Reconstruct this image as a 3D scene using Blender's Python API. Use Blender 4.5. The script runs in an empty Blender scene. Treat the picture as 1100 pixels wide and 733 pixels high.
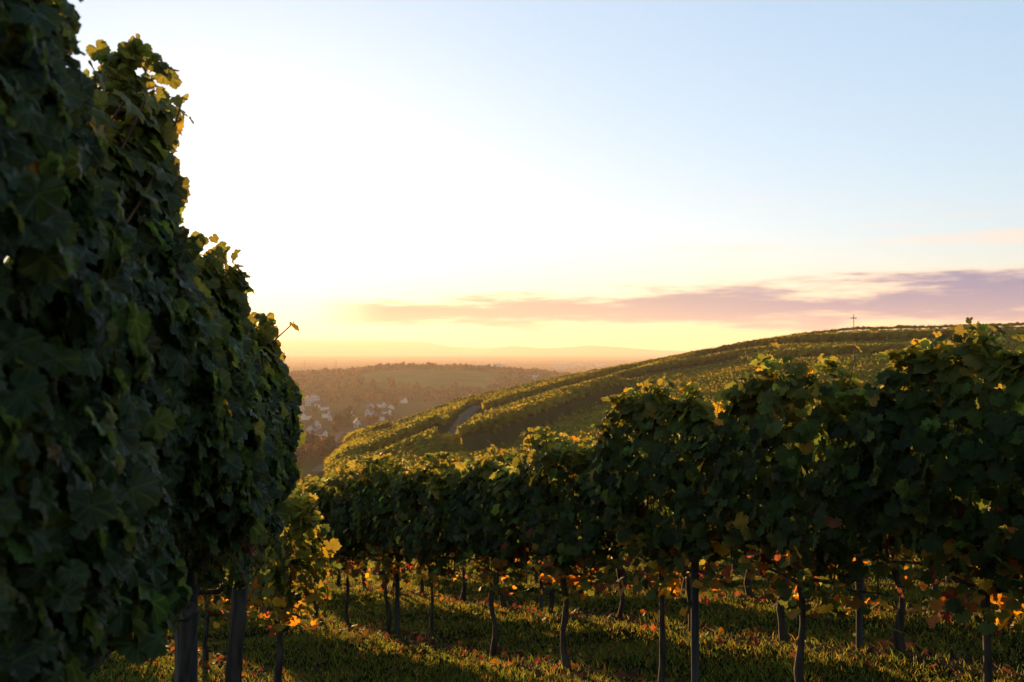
import bpy, math, random
import numpy as np
from mathutils import Vector, Matrix

rng = np.random.default_rng(7)
random.seed(7)
R = math.radians
S = bpy.context.scene
COL = S.collection

# ------------------------------------------------------------------ camera
F = 1079.0                      # focal length in pixels of the 1100 px wide photograph
HOR = 378.0                     # row of the true horizon in the photograph
cam_d = bpy.data.cameras.new('camera')
cam = bpy.data.objects.new('camera', cam_d); COL.objects.link(cam)
cam.location = (0, 0, 0)
cam.rotation_euler = (R(90) + math.atan((HOR - 366.5) / F), 0, 0)
cam_d.sensor_width = 36; cam_d.lens = 36 * F / 1100
cam_d.clip_start = 0.05; cam_d.clip_end = 60000
cam_d.dof.use_dof = True; cam_d.dof.focus_distance = 5.0; cam_d.dof.aperture_fstop = 5.6
S.camera = cam

# ------------------------------------------------------------------ sun, sky, exposure
SUN_AZ, SUN_EL = R(-17.0), R(3.7)          # azimuth from +Y towards +X
sun_d = bpy.data.lights.new('sun', 'SUN')
sun_d.energy = 5.0; sun_d.angle = R(0.6); sun_d.color = (1.0, 0.55, 0.22)
sun = bpy.data.objects.new('sun', sun_d); COL.objects.link(sun)
sdir = Vector((math.sin(SUN_AZ) * math.cos(SUN_EL), math.cos(SUN_AZ) * math.cos(SUN_EL), math.sin(SUN_EL)))
sun.rotation_euler = sdir.to_track_quat('Z', 'Y').to_euler()
sun.location = (0, 0, 30)

W = bpy.data.worlds.new("World"); S.world = W; W.use_nodes = True
nt = W.node_tree; nt.nodes.clear()
def N(t, kind, **kw):
    n = t.nodes.new(kind)
    for k, v in kw.items(): setattr(n, k, v)
    return n
def math_(t, op, a, b=None, c=None, clamp=False):
    n = t.nodes.new('ShaderNodeMath'); n.operation = op; n.use_clamp = clamp
    for i, v in enumerate((a, b, c)):
        if v is None: continue
        if isinstance(v, (int, float)): n.inputs[i].default_value = v
        else: t.links.new(v, n.inputs[i])
    return n.outputs[0]
def mixc(t, f, a, b, blend='MIX'):
    n = t.nodes.new('ShaderNodeMix'); n.data_type = 'RGBA'; n.blend_type = blend
    for k, v in ((0, f), (6, a), (7, b)):
        if isinstance(v, (int, float)): n.inputs[k].default_value = v
        elif isinstance(v, tuple): n.inputs[k].default_value = (v[0], v[1], v[2], 1)
        else: t.links.new(v, n.inputs[k])
    return n.outputs[2]
def smooth_(t, v, lo, hi):
    n = t.nodes.new('ShaderNodeMapRange'); n.interpolation_type = 'SMOOTHSTEP'
    t.links.new(v, n.inputs[0]); n.inputs[1].default_value = lo; n.inputs[2].default_value = hi
    return n.outputs[0]

sky = N(nt, 'ShaderNodeTexSky', sky_type='NISHITA')
sky.sun_disc = False; sky.sun_elevation = SUN_EL; sky.sun_rotation = SUN_AZ
sky.altitude = 200; sky.air_density = 1.0; sky.dust_density = 0.7; sky.ozone_density = 2.5
tc = N(nt, 'ShaderNodeTexCoord'); sp = N(nt, 'ShaderNodeSeparateXYZ'); nt.links.new(tc.outputs['Generated'], sp.inputs[0])
az = math_(nt, 'ARCTAN2', sp.outputs[0], sp.outputs[1])
el = math_(nt, 'ARCSINE', sp.outputs[2])
cmb = N(nt, 'ShaderNodeCombineXYZ'); nt.links.new(math_(nt, 'MULTIPLY', az, 7.0), cmb.inputs[0]); nt.links.new(math_(nt, 'MULTIPLY', el, 60.0), cmb.inputs[1])
nz = N(nt, 'ShaderNodeTexNoise'); nz.inputs['Scale'].default_value = 1.1; nz.inputs['Detail'].default_value = 7; nz.inputs['Roughness'].default_value = .62
nt.links.new(cmb.outputs[0], nz.inputs['Vector'])
n1 = math_(nt, 'SUBTRACT', nz.outputs[0], .5)
# a long bank of cloud low over the horizon, thicker and higher towards the right
azc = math_(nt, 'MULTIPLY_ADD', az, 1.0, 0.19)                        # 0 at its thin left end
grow = math_(nt, 'MULTIPLY', azc, 1.7, clamp=True)
centre = math_(nt, 'MULTIPLY_ADD', grow, 0.010, 0.036)
half = math_(nt, 'MULTIPLY_ADD', grow, 0.014, 0.014)
dist = math_(nt, 'ABSOLUTE', math_(nt, 'SUBTRACT', el, centre))
body = math_(nt, 'SUBTRACT', 1.0, math_(nt, 'DIVIDE', dist, half))
dens = math_(nt, 'MULTIPLY_ADD', n1, 3.4, math_(nt, 'ADD', body, .26))
left_fade = smooth_(nt, azc, -0.02, 0.07)
mask = math_(nt, 'MULTIPLY', smooth_(nt, dens, 0.05, 0.75), left_fade)
# thin streaks higher up on the right
cmb2 = N(nt, 'ShaderNodeCombineXYZ'); nt.links.new(math_(nt, 'MULTIPLY', az, 4.0), cmb2.inputs[0]); nt.links.new(math_(nt, 'MULTIPLY', el, 60.0), cmb2.inputs[1]); cmb2.inputs[2].default_value = 3.7
nz2 = N(nt, 'ShaderNodeTexNoise'); nz2.inputs['Scale'].default_value = 1.4; nz2.inputs['Detail'].default_value = 5
nt.links.new(cmb2.outputs[0], nz2.inputs['Vector'])
wisp = math_(nt, 'MULTIPLY', smooth_(nt, nz2.outputs[0], .54, .72), math_(nt, 'MULTIPLY', smooth_(nt, el, .05, .085), math_(nt, 'SUBTRACT', 1.0, smooth_(nt, el, .11, .17))))
wisp = math_(nt, 'MULTIPLY', wisp, smooth_(nt, az, 0.0, .35))
CLOUD = mixc(nt, smooth_(nt, az, -.15, .38), (1.5, 1.3, 1.1), (.18, .52, 1.45))
PEACH = mixc(nt, smooth_(nt, az, -.15, .38), (3.8, 3.1, 2.0), (3.1, 2.4, 1.9))
CLOUD = mixc(nt, smooth_(nt, dens, .25, 1.0), PEACH, CLOUD)
gm = N(nt, 'ShaderNodeGamma'); gm.inputs[1].default_value = .42; nt.links.new(sky.outputs[0], gm.inputs[0])
lowel = math_(nt, 'SUBTRACT', 1.0, smooth_(nt, el, .0, .12))
lift = mixc(nt, 1.0, gm.outputs[0], mixc(nt, lowel, (1.72, 1.98, 2.24), (1.95, 1.79, 1.58)), 'MULTIPLY')
c1 = mixc(nt, math_(nt, 'MULTIPLY', mask, .93), lift, CLOUD)
c2 = mixc(nt, math_(nt, 'MULTIPLY', wisp, .5), c1, (3.6, 2.7, 2.2))
bg = N(nt, 'ShaderNodeBackground'); bg.inputs[1].default_value = 0.114
nt.links.new(c2, bg.inputs[0])
wo = N(nt, 'ShaderNodeOutputWorld'); nt.links.new(bg.outputs[0], wo.inputs[0])

S.view_settings.view_transform = 'Standard'; S.view_settings.look = 'None'
S.view_settings.gamma = 1; S.view_settings.use_curve_mapping = False
S.view_settings.exposure = 1.4
S.cycles.max_bounces = 6; S.cycles.diffuse_bounces = 2; S.cycles.glossy_bounces = 1
S.cycles.transmission_bounces = 3; S.cycles.volume_bounces = 0
S.cycles.sample_clamp_indirect = 4

# ------------------------------------------------------------------ helpers
def tag(o, label=None, cat=None, group=None, kind=None):
    if label: o['label'] = label
    if cat: o['category'] = cat
    if group: o['group'] = group
    if kind: o['kind'] = kind
    return o
def empty(name, loc, rz=0):
    o = bpy.data.objects.new(name, None); COL.objects.link(o)
    o.location = loc; o.rotation_euler = (0, 0, rz); o.empty_display_size = .2
    return o
def link(name, me, parent=None, loc=(0, 0, 0)):
    o = bpy.data.objects.new(name, me); COL.objects.link(o)
    if parent: o.parent = parent
    o.location = loc
    return o
def mesh(name, V, Fc, mat, col=None, uv=None, smooth=False):
    """V (n,3); Fc (m,k) one polygon size; col (n,3) per vertex; uv (n,2) per vertex"""
    V = np.asarray(V, np.float32); Fc = np.asarray(Fc, np.int32)
    me = bpy.data.meshes.new(name)
    m, k = Fc.shape
    me.vertices.add(len(V)); me.vertices.foreach_set('co', V.ravel())
    me.loops.add(m * k); me.loops.foreach_set('vertex_index', Fc.ravel())
    me.polygons.add(m); me.polygons.foreach_set('loop_start', np.arange(m, dtype=np.int32) * k)
    if smooth: me.polygons.foreach_set('use_smooth', np.ones(m, bool))
    me.update(calc_edges=True)
    if col is not None:
        a = me.color_attributes.new('tint', 'FLOAT_COLOR', 'POINT')
        c = np.ones((len(V), 4), np.float32); c[:, :3] = col; a.data.foreach_set('color', c.ravel())
    if uv is not None:
        a = me.attributes.new('leafuv', 'FLOAT2', 'POINT'); a.data.foreach_set('vector', np.asarray(uv, np.float32).ravel())
    me.materials.append(mat)
    return me
class Poly:                                   # collects polygons of any size
    def __init__(s): s.v = []; s.f = []
    def box(s, c, d, M=None):
        n = len(s.v); c = Vector(c)
        for z in (-1, 1):
            for x, y in ((-1, -1), (1, -1), (1, 1), (-1, 1)):
                p = Vector((x * d[0] / 2, y * d[1] / 2, z * d[2] / 2))
                if M: p = M @ p
                s.v.append(c + p)
        s.f += [[n + i for i in q] for q in ((0, 3, 2, 1), (4, 5, 6, 7), (0, 1, 5, 4), (1, 2, 6, 5), (2, 3, 7, 6), (3, 0, 4, 7))]
    def tube(s, pts, rad, seg=7, cap=True):
        pts = [Vector(p) for p in pts]; n0 = len(s.v)
        for i, p in enumerate(pts):
            d = (pts[min(i + 1, len(pts) - 1)] - pts[max(i - 1, 0)]).normalized()
            a = d.orthogonal().normalized() if i == 0 else (a - d * a.dot(d)).normalized()
            b = d.cross(a)
            r = rad[i] if hasattr(rad, '__len__') else rad
            for k in range(seg):
                t = 2 * math.pi * k / seg
                s.v.append(p + a * math.cos(t) * r + b * math.sin(t) * r)
        for i in range(len(pts) - 1):
            for k in range(seg):
                s.f.append([n0 + i * seg + k, n0 + i * seg + (k + 1) % seg, n0 + (i + 1) * seg + (k + 1) % seg, n0 + (i + 1) * seg + k])
        if cap:
            s.f.append([n0 + k for k in range(seg)][::-1]); s.f.append([n0 + (len(pts) - 1) * seg + k for k in range(seg)])
    def mesh(s, name, mat, smooth=False):
        me = bpy.data.meshes.new(name); me.from_pydata([tuple(v) for v in s.v], [], s.f)
        if smooth:
            for p in me.polygons: p.use_smooth = True
        me.materials.append(mat); me.update(); return me
def sstep(x, lo, hi):
    t = np.clip((x - lo) / (hi - lo), 0, 1); return t * t * (3 - 2 * t)
def vnoise(x, y, seed=0):                      # smooth value noise, -1..1
    xi = np.floor(x).astype(np.int64); yi = np.floor(y).astype(np.int64); fx = x - xi; fy = y - yi
    def h(a, b):
        n = (a * 374761393 + b * 668265263 + seed * 974711) & 0x7fffffff
        n = ((n ^ (n >> 13)) * 1274126177) & 0x7fffffff
        return ((n ^ (n >> 16)) & 0xffff) / 32767.5 - 1
    fx = fx * fx * (3 - 2 * fx); fy = fy * fy * (3 - 2 * fy)
    a = h(xi, yi) * (1 - fx) + h(xi + 1, yi) * fx; b = h(xi, yi + 1) * (1 - fx) + h(xi + 1, yi + 1) * fx
    return a * (1 - fy) + b * fy

# ------------------------------------------------------------------ materials
def newmat(name):
    m = bpy.data.materials.new(name); m.use_nodes = True
    t = m.node_tree; t.nodes.clear(); o = t.nodes.new('ShaderNodeOutputMaterial')
    return m, t, o
def simple(name, c1_, c2_, scale=8, rough=.8, bump=0.0, detail=6, spec=.3, stretch=None):
    m, t, o = newmat(name)
    p = N(t, 'ShaderNodeBsdfPrincipled'); p.inputs['Roughness'].default_value = rough; p.inputs['Specular IOR Level'].default_value = spec
    tcn = N(t, 'ShaderNodeTexCoord'); nz_ = N(t, 'ShaderNodeTexNoise'); nz_.inputs['Scale'].default_value = scale; nz_.inputs['Detail'].default_value = detail
    src = tcn.outputs['Object']
    if stretch:
        mp = N(t, 'ShaderNodeMapping'); mp.inputs['Scale'].default_value = stretch; t.links.new(src, mp.inputs[0]); src = mp.outputs[0]
    t.links.new(src, nz_.inputs['Vector'])
    f = smooth_(t, nz_.outputs[0], .35, .65)
    t.links.new(mixc(t, f, c1_, c2_), p.inputs['Base Color'])
    if bump:
        b = N(t, 'ShaderNodeBump'); b.inputs['Strength'].default_value = .8; b.inputs['Distance'].default_value = bump
        t.links.new(nz_.outputs[0], b.inputs['Height']); t.links.new(b.outputs[0], p.inputs['Normal'])
    t.links.new(p.outputs[0], o.inputs[0]); return m
def leafmat(name, trans=.45, veins=False, rough=.5, spec=.35, far=False, gain=4.2):
    m, t, o = newmat(name)
    at_ = N(t, 'ShaderNodeAttribute', attribute_name='tint')
    col = at_.outputs['Color']
    tcn = N(t, 'ShaderNodeTexCoord'); nz_ = N(t, 'ShaderNodeTexNoise'); nz_.inputs['Scale'].default_value = 18 if not far else .8; nz_.inputs['Detail'].default_value = 4
    t.links.new(tcn.outputs['Object'], nz_.inputs['Vector'])
    col = mixc(t, smooth_(t, nz_.outputs[0], .3, .75), mixc(t, 1.0, col, (.68, .72, .7), 'MULTIPLY'), col)
    if veins:
        uv = N(t, 'ShaderNodeAttribute', attribute_name='leafuv'); s_ = N(t, 'ShaderNodeSeparateXYZ'); t.links.new(uv.outputs['Vector'], s_.inputs[0])
        ax = math_(t, 'ABSOLUTE', s_.outputs[0]); y = s_.outputs[1]
        best = ax
        for a in (0.85, 1.75):
            d_ = math_(t, 'ABSOLUTE', math_(t, 'SUBTRACT', math_(t, 'MULTIPLY', ax, math.cos(a)), math_(t, 'MULTIPLY', y, math.sin(a))))
            best = math_(t, 'MINIMUM', best, d_)
        # side veins
        w = math_(t, 'FRACT', math_(t, 'MULTIPLY', math_(t, 'SUBTRACT', y, math_(t, 'MULTIPLY', ax, .8)), 8.0))
        w2 = math_(t, 'MULTIPLY', math_(t, 'ABSOLUTE', math_(t, 'SUBTRACT', w, .5)), .12)
        v_ = math_(t, 'SUBTRACT', 1.0, smooth_(t, best, .006, .03))
        v2 = math_(t, 'MULTIPLY', math_(t, 'SUBTRACT', 1.0, smooth_(t, w2, .0, .012)), .35)
        vv = math_(t, 'MAXIMUM', v_, v2)
        col = mixc(t, math_(t, 'MULTIPLY', vv, .45), col, mixc(t, .5, col, (.16, .20, .06)))
    if veins:                                   # yellow-brown, patchy leaf margins
        rr_ = N(t, 'ShaderNodeVectorMath', operation='LENGTH'); t.links.new(uv.outputs['Vector'], rr_.inputs[0])
        n3 = N(t, 'ShaderNodeTexNoise'); n3.inputs['Scale'].default_value = 26; n3.inputs['Detail'].default_value = 3; t.links.new(tcn.outputs['Object'], n3.inputs['Vector'])
        em = smooth_(t, math_(t, 'ADD', rr_.outputs['Value'], math_(t, 'MULTIPLY_ADD', n3.outputs[0], .7, -.35)), .50, .66)
        col = mixc(t, math_(t, 'MULTIPLY', em, .7), col, (.085, .070, .016))
    p = N(t, 'ShaderNodeBsdfPrincipled'); p.inputs['Roughness'].default_value = rough; p.inputs['Specular IOR Level'].default_value = spec
    t.links.new(col, p.inputs['Base Color'])
    if veins:
        b = N(t, 'ShaderNodeBump'); b.inputs['Strength'].default_value = .5; b.inputs['Distance'].default_value = .004
        t.links.new(math_(t, 'MULTIPLY_ADD', vv, -.6, nz_.outputs[0]), b.inputs['Height']); t.links.new(b.outputs[0], p.inputs['Normal'])
    tr = N(t, 'ShaderNodeBsdfTranslucent')
    hs = N(t, 'ShaderNodeHueSaturation'); hs.inputs['Hue'].default_value = .465; hs.inputs['Saturation'].default_value = 1.05; hs.inputs['Value'].default_value = gain
    t.links.new(col, hs.inputs['Color']); t.links.new(hs.outputs[0], tr.inputs['Color'])
    mx = N(t, 'ShaderNodeMixShader'); mx.inputs[0].default_value = trans
    t.links.new(p.outputs[0], mx.inputs[1]); t.links.new(tr.outputs[0], mx.inputs[2]); t.links.new(mx.outputs[0], o.inputs[0])
    return m
M_LEAF_NEAR = leafmat('vine_leaf_near', .42, True, .5, .22)
M_LEAF = leafmat('vine_leaf', .42, False, .6, .12, gain=5.8)
M_HILLROW = leafmat('hill_vine_foliage', .42, False, 1, .0, far=True, gain=4.5)
M_TREE = leafmat('tree_foliage', .4, False, 1, .0, far=True, gain=3.6)
M_GRASS = leafmat('grass_blade', .5, False, .7, .05, gain=16)
M_BARK = simple('vine_bark', (.022, .015, .010), (.065, .045, .03), 30, .9, .012, stretch=(1, 1, .18))
M_CANE = simple('vine_cane', (.10, .035, .018), (.17, .08, .035), 20, .7)
M_POST = simple('weathered_post', (.025, .022, .019), (.065, .058, .05), 26, .85, .003, stretch=(1, 1, .08))
M_WIRE = simple('galvanised_wire', (.08, .08, .08), (.13, .12, .11), 50, .9, spec=.05)
M_TTRUNK = simple('tree_bark', (.04, .03, .02), (.08, .06, .045), 3, .9)
M_WHITE = simple('white_render', (.36, .33, .28), (.46, .42, .37), .4, .8)
M_CREAM = simple('cream_render', (.55, .48, .36), (.64, .57, .44), .4, .8)
M_ROOF = simple('clay_roof', (.07, .035, .024), (.11, .055, .035), 1.5, .85)
M_ROOFG = simple('grey_roof', (.13, .12, .12), (.2, .19, .18), 1.5, .7)
M_GLASS = simple('window_glass', (.03, .035, .045), (.05, .055, .07), 1, .15, spec=.6)
M_METAL = simple('dark_painted_steel', (.03, .03, .03), (.05, .045, .04), 4, .6)
M_TRACK = simple('gravel_track', (.075, .06, .045), (.12, .098, .072), .9, 1.0, 0, spec=0)

# ------------------------------------------------------------------ terrain
PX = np.array([-900, 200, 300, 335, 350, 360, 375, 400, 440, 500, 560, 600, 660, 720, 760, 800, 860, 917, 1000, 1080, 1250, 2200], float)
CY = np.array([560,  540, 520, 508, 500, 487, 470, 461, 447, 426, 413, 404, 393, 382, 375, 367, 357, 351, 349, 347, 338, 300], float)
CD = np.array([150,  170, 185, 200, 215, 235, 262, 290, 310, 330, 345, 350, 350, 342, 338, 330, 322, 318, 312, 304, 290, 250], float)
RY = np.array([400,  400, 404, 403, 402, 401, 400, 397, 395, 396, 401, 405, 408, 412, 414, 416, 418, 420, 420, 420, 420, 420], float)
CZ = (HOR - CY) / F * CD - 2.0
RZ = (HOR - RY) / F * 1650
TX = (PX - 550) / F
UD = np.array((-.492, .870)); VD = np.array((.870, .492))     # along the rows, across the rows
def plane(X, Y):
    u = X * UD[0] + Y * UD[1]; v = X * VD[0] + Y * VD[1]
    return -1.40 - .161 * np.clip(u, -25, 1e9) + .0 * v
def terrace(f):
    # terraces: gentle treads with short banks between, f = 0 foot .. 1 crest
    k = 5.0; a = f * k; i = np.floor(a); r = a - i
    return (i + np.where(r < .88, r * .82 / .88, .82 + (r - .88) * .18 / .12)) / k
def frame(X, Y):
    a = np.clip(np.arctan2(X, Y), R(-52), R(57)); D = np.hypot(X, Y) * np.cos(a)
    return np.tan(a), D
TR = []
def height(X, Y, micro=True):
    X = np.asarray(X, float); Y = np.asarray(Y, float)
    t, D = frame(X, Y)
    cz = np.interp(t, TX, CZ); cd = np.interp(t, TX, CD); rz = np.interp(t, TX, RZ)
    pl = plane(X, Y)
    fx, fy = t * 105, np.full_like(t, 105.0)
    zf = plane(fx, fy) - 1.0
    near = pl + (zf - pl) * sstep(D, 60, 105)
    f = np.clip((D - 105) / (cd - 105), 0, 1)
    hill = zf + (cz - zf) * (terrace(f) * .85 + .15 * f) + .5 * vnoise(t * 14, D / 45, 3) * np.sin(np.clip(f, 0, 1) * math.pi)
    valley = -50 - 5 * sstep(D, 480, 760) + (rz + 55) * sstep(D, 1180, 1600) + (-62 - rz) * sstep(D, 1750, 2500) + 20 * sstep(D, 3000, 11500)
    valley = valley + 1.5 * vnoise(X / 130, Y / 130, 5) * sstep(D, 350, 500)* (1 - sstep(D, 3000, 4000))
    back = sstep(D, cd, cd + 190)
    far = cz + (valley - cz) * back - (D - cd).clip(0, 60) * .03
    z = np.where(D < 105, near, np.where(D < cd, hill, far))
    if TR:
        z = z.copy(); msk = (D > 105) & (D < 420) & (t > -.2)
        if msk.any():
            xs, ys, cds = X[msk], Y[msk], cd[msk]; add = np.zeros(xs.shape)
            for g, hw, A in TR:
                dd, sg = seg_dist(g, xs, ys)
                s_ = np.tanh(sg / hw * 1.3) * A * np.exp(-np.abs(sg) / (10 + 3 * A)) * (dd < 1e8)
                add += s_ * np.exp(-np.maximum(dd - np.abs(sg), 0) / 6)
            z[msk] += add * (1 - sstep(D[msk], cds - 14, cds))
    if micro:
        r = np.hypot(X, Y)
        z = z + np.where(r < 45, (.018 * vnoise(X * 2.1, Y * 2.1, 9) + .03 * vnoise(X * .7, Y * .7, 11)) * (1 - sstep(r, 30, 45)), 0)
    return z
def seg_dist(g, X, Y):
    a, b = g[:-1], g[1:]; d = b - a; L2 = (d ** 2).sum(1) + 1e-9
    P = np.stack([X, Y], -1)[..., None, :]; t = (((P - a) * d).sum(-1) / L2).clip(0, 1); q = P - (a + t[..., None] * d)
    ds = np.sqrt((q ** 2).sum(-1)); k = ds.argmin(-1)
    cr = d[:, 0] * q[..., 1] - d[:, 1] * q[..., 0]
    sg = np.take_along_axis(cr, k[..., None], -1)[..., 0] / np.sqrt(L2)[k]
    return np.take_along_axis(ds, k[..., None], -1)[..., 0], sg
def hz(x, y): return float(height(np.array([x]), np.array([y]))[0])
def at(x, y, dmin=100, dmax=6000):
    """where the sight line through photo pixel (x, y) meets the ground beyond dmin"""
    D = np.exp(np.linspace(math.log(dmin), math.log(dmax), 6000))
    X = (x - 550) / F * D; Z = (HOR - y) / F * D
    g = height(X, D)
    k = np.nonzero(g >= Z)[0]
    i = k[0] if len(k) else len(D) - 1
    return float(X[i]), float(D[i]), float(g[i])

TRACKS = [  # tracks and banks across the hill: sight lines of the photo met with the hill, left to right; half width, half height of the bank in metres
    ([(354, 497), (385, 482), (420, 464), (455, 446), (478, 437)], 2.4, 1.7),
    ([(470, 488), (484, 470), (498, 453), (514, 437)], 2.6, .9),
    ([(508, 450), (545, 437), (590, 424), (640, 411), (668, 404)], 2.0, 1.2),
    ([(668, 410), (700, 404), (740, 396), (790, 388)], 2.6, 1.6),
    ([(392, 503), (440, 482), (474, 467)], 1.8, 1.3),
    ([(500, 484), (560, 462), (620, 440), (668, 418)], 2.2, 3.2),
    ([(740, 392), (765, 383), (800, 378), (900, 371), (1050, 366)], 2.0, 1.3),
    ([(800, 390), (900, 384), (1050, 380)], 2.0, 1.2)]
_tr = []
for pts, hw, A in TRACKS:
    g = []
    for (xa, ya), (xb, yb) in zip(pts[:-1], pts[1:]):
        for f in np.linspace(0, 1, 7)[:-1]: g.append(at(xa + (xb - xa) * f, ya + (yb - ya) * f)[:2])
    g.append(at(*pts[-1])[:2]); g = np.array(g)
    for _ in range(3): g[1:-1] = (g[:-2] + g[1:-1] + g[2:]) / 3
    _tr.append((g, hw, A))
TR = _tr

def build_ground():
    rr = np.concatenate([np.linspace(.0, 45, 190)[1:], np.geomspace(45, 105, 40)[1:], np.linspace(105, 420, 260)[1:], np.geomspace(420, 3000, 130)[1:], np.geomspace(3000, 15800, 28)[1:]])
    aa = np.concatenate([np.linspace(-180, -45, 46)[:-1], np.linspace(-45, -30, 60)[:-1], np.linspace(-30, 32, 620)[:-1], np.linspace(32, 50, 60)[:-1], np.linspace(50, 180, 45)[:-1]])
    A, Rr = np.meshgrid(np.radians(aa), rr, indexing='ij')
    X = Rr * np.sin(A); Y = Rr * np.cos(A); Z = height(X, Y)
    na, nr = X.shape
    V = np.stack([X, Y, Z], -1).reshape(-1, 3); V = np.vstack([V, [[0, 0, hz(0, .001)]]])
    i = np.arange(na)[:, None]; j = np.arange(nr - 1)[None, :]; i2 = (i + 1) % na
    q = np.stack([i * nr + j, i2 * nr + j, i2 * nr + j + 1, i * nr + j + 1], -1).reshape(-1, 4)[:, ::-1]
    cen = np.stack([np.full(na, len(V) - 1), ((np.arange(na) + 1) % na) * nr, np.arange(na) * nr, np.arange(na) * nr], -1)
    m, t, o = newmat('ground')
    geo = N(t, 'ShaderNodeNewGeometry'); sx = N(t, 'ShaderNodeSeparateXYZ'); t.links.new(geo.outputs['Position'], sx.inputs[0])
    X_, Y_ = sx.outputs[0], sx.outputs[1]
    v_ = math_(t, 'ADD', math_(t, 'MULTIPLY', X_, VD[0]), math_(t, 'MULTIPLY', Y_, VD[1]))
    def noise(sc, det=6, rough_=.6):
        n_ = N(t, 'ShaderNodeTexNoise'); n_.inputs['Scale'].default_value = sc; n_.inputs['Detail'].default_value = det; n_.inputs['Roughness'].default_value = rough_
        t.links.new(geo.outputs['Position'], n_.inputs['Vector']); return n_.outputs[0]
    nf = noise(7); nm = noise(.9); nl = noise(.012, 5); nl2 = noise(.004, 6)
    grass = mixc(t, smooth_(t, nf, .3, .7), (.006, .009, .003), (.014, .017, .005))
    soil = mixc(t, smooth_(t, nf, .3, .7), (.022, .016, .011), (.05, .034, .022))
    # bare strip under each row
    ph = math_(t, 'ABSOLUTE', math_(t, 'SUBTRACT', math_(t, 'FRACT', math_(t, 'DIVIDE', math_(t, 'SUBTRACT', v_, 4.13 - .95), 1.9)), .5))
    strip = math_(t, 'SUBTRACT', 1.0, smooth_(t, math_(t, 'ADD', ph, math_(t, 'MULTIPLY_ADD', nm, .4, -.2)), .04, .16))
    nearc = mixc(t, strip, grass, soil)
    hillc = mixc(t, smooth_(t, noise(.25), .35, .65), (.018, .024, .009), (.034, .036, .013))
    valc = mixc(t, smooth_(t, nl, .4, .6), (.030, .028, .012), (.055, .048, .02))
    valc = mixc(t, smooth_(t, nl2, .45, .6), valc, (.038, .05, .016))
    # green meadow on the face of the far ridge
    d2 = N(t, 'ShaderNodeVectorMath', operation='LENGTH'); t.links.new(geo.outputs['Position'], d2.inputs[0]); dist_ = d2.outputs['Value']
    mead = math_(t, 'MULTIPLY', smooth_(t, dist_, 1290, 1330), math_(t, 'SUBTRACT', 1.0, smooth_(t, dist_, 1560, 1620)))
    valc = mixc(t, math_(t, 'MULTIPLY', mead, .85), valc, mixc(t, smooth_(t, noise(.02), .4, .6), (.05, .075, .02), (.085, .115, .03)))
    plainc = mixc(t, smooth_(t, noise(.0012, 8), .42, .58), (.012, .011, .008), (.045, .036, .024))
    c = mixc(t, smooth_(t, dist_, 60, 100), nearc, hillc)
    c = mixc(t, smooth_(t, dist_, 400, 470), c, valc)
    c = mixc(t, smooth_(t, dist_, 2100, 2600), c, plainc)
    p = N(t, 'ShaderNodeBsdfDiffuse'); t.links.new(c, p.inputs['Color'])
    b = N(t, 'ShaderNodeBump'); t.links.new(math_(t, 'MULTIPLY', math_(t, 'SUBTRACT', 1.0, smooth_(t, dist_, 20, 90)), .7), b.inputs['Strength']); b.inputs['Distance'].default_value = .03
    t.links.new(noise(14), b.inputs['Height']); t.links.new(b.outputs[0], p.inputs['Normal'])
    t.links.new(p.outputs[0], o.inputs[0])
    # center fan as quads with a repeated vertex is not allowed: build mesh via two parts joined in python
    me = bpy.data.meshes.new('ground')
    Fq = np.asarray(q, np.int32); Ft = cen[:, :3].astype(np.int32)
    me.vertices.add(len(V)); me.vertices.foreach_set('co', V.astype(np.float32).ravel())
    idx = np.concatenate([Fq.ravel(), Ft.ravel()])
    me.loops.add(len(idx)); me.loops.foreach_set('vertex_index', idx)
    st = np.concatenate([np.arange(len(Fq)) * 4, len(Fq) * 4 + np.arange(len(Ft)) * 3]).astype(np.int32)
    me.polygons.add(len(st)); me.polygons.foreach_set('loop_start', st); me.polygons.foreach_set('use_smooth', np.ones(len(st), bool))
    me.update(calc_edges=True); me.materials.append(m)
    tag(link('ground', me), kind='structure')
build_ground()

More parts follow.
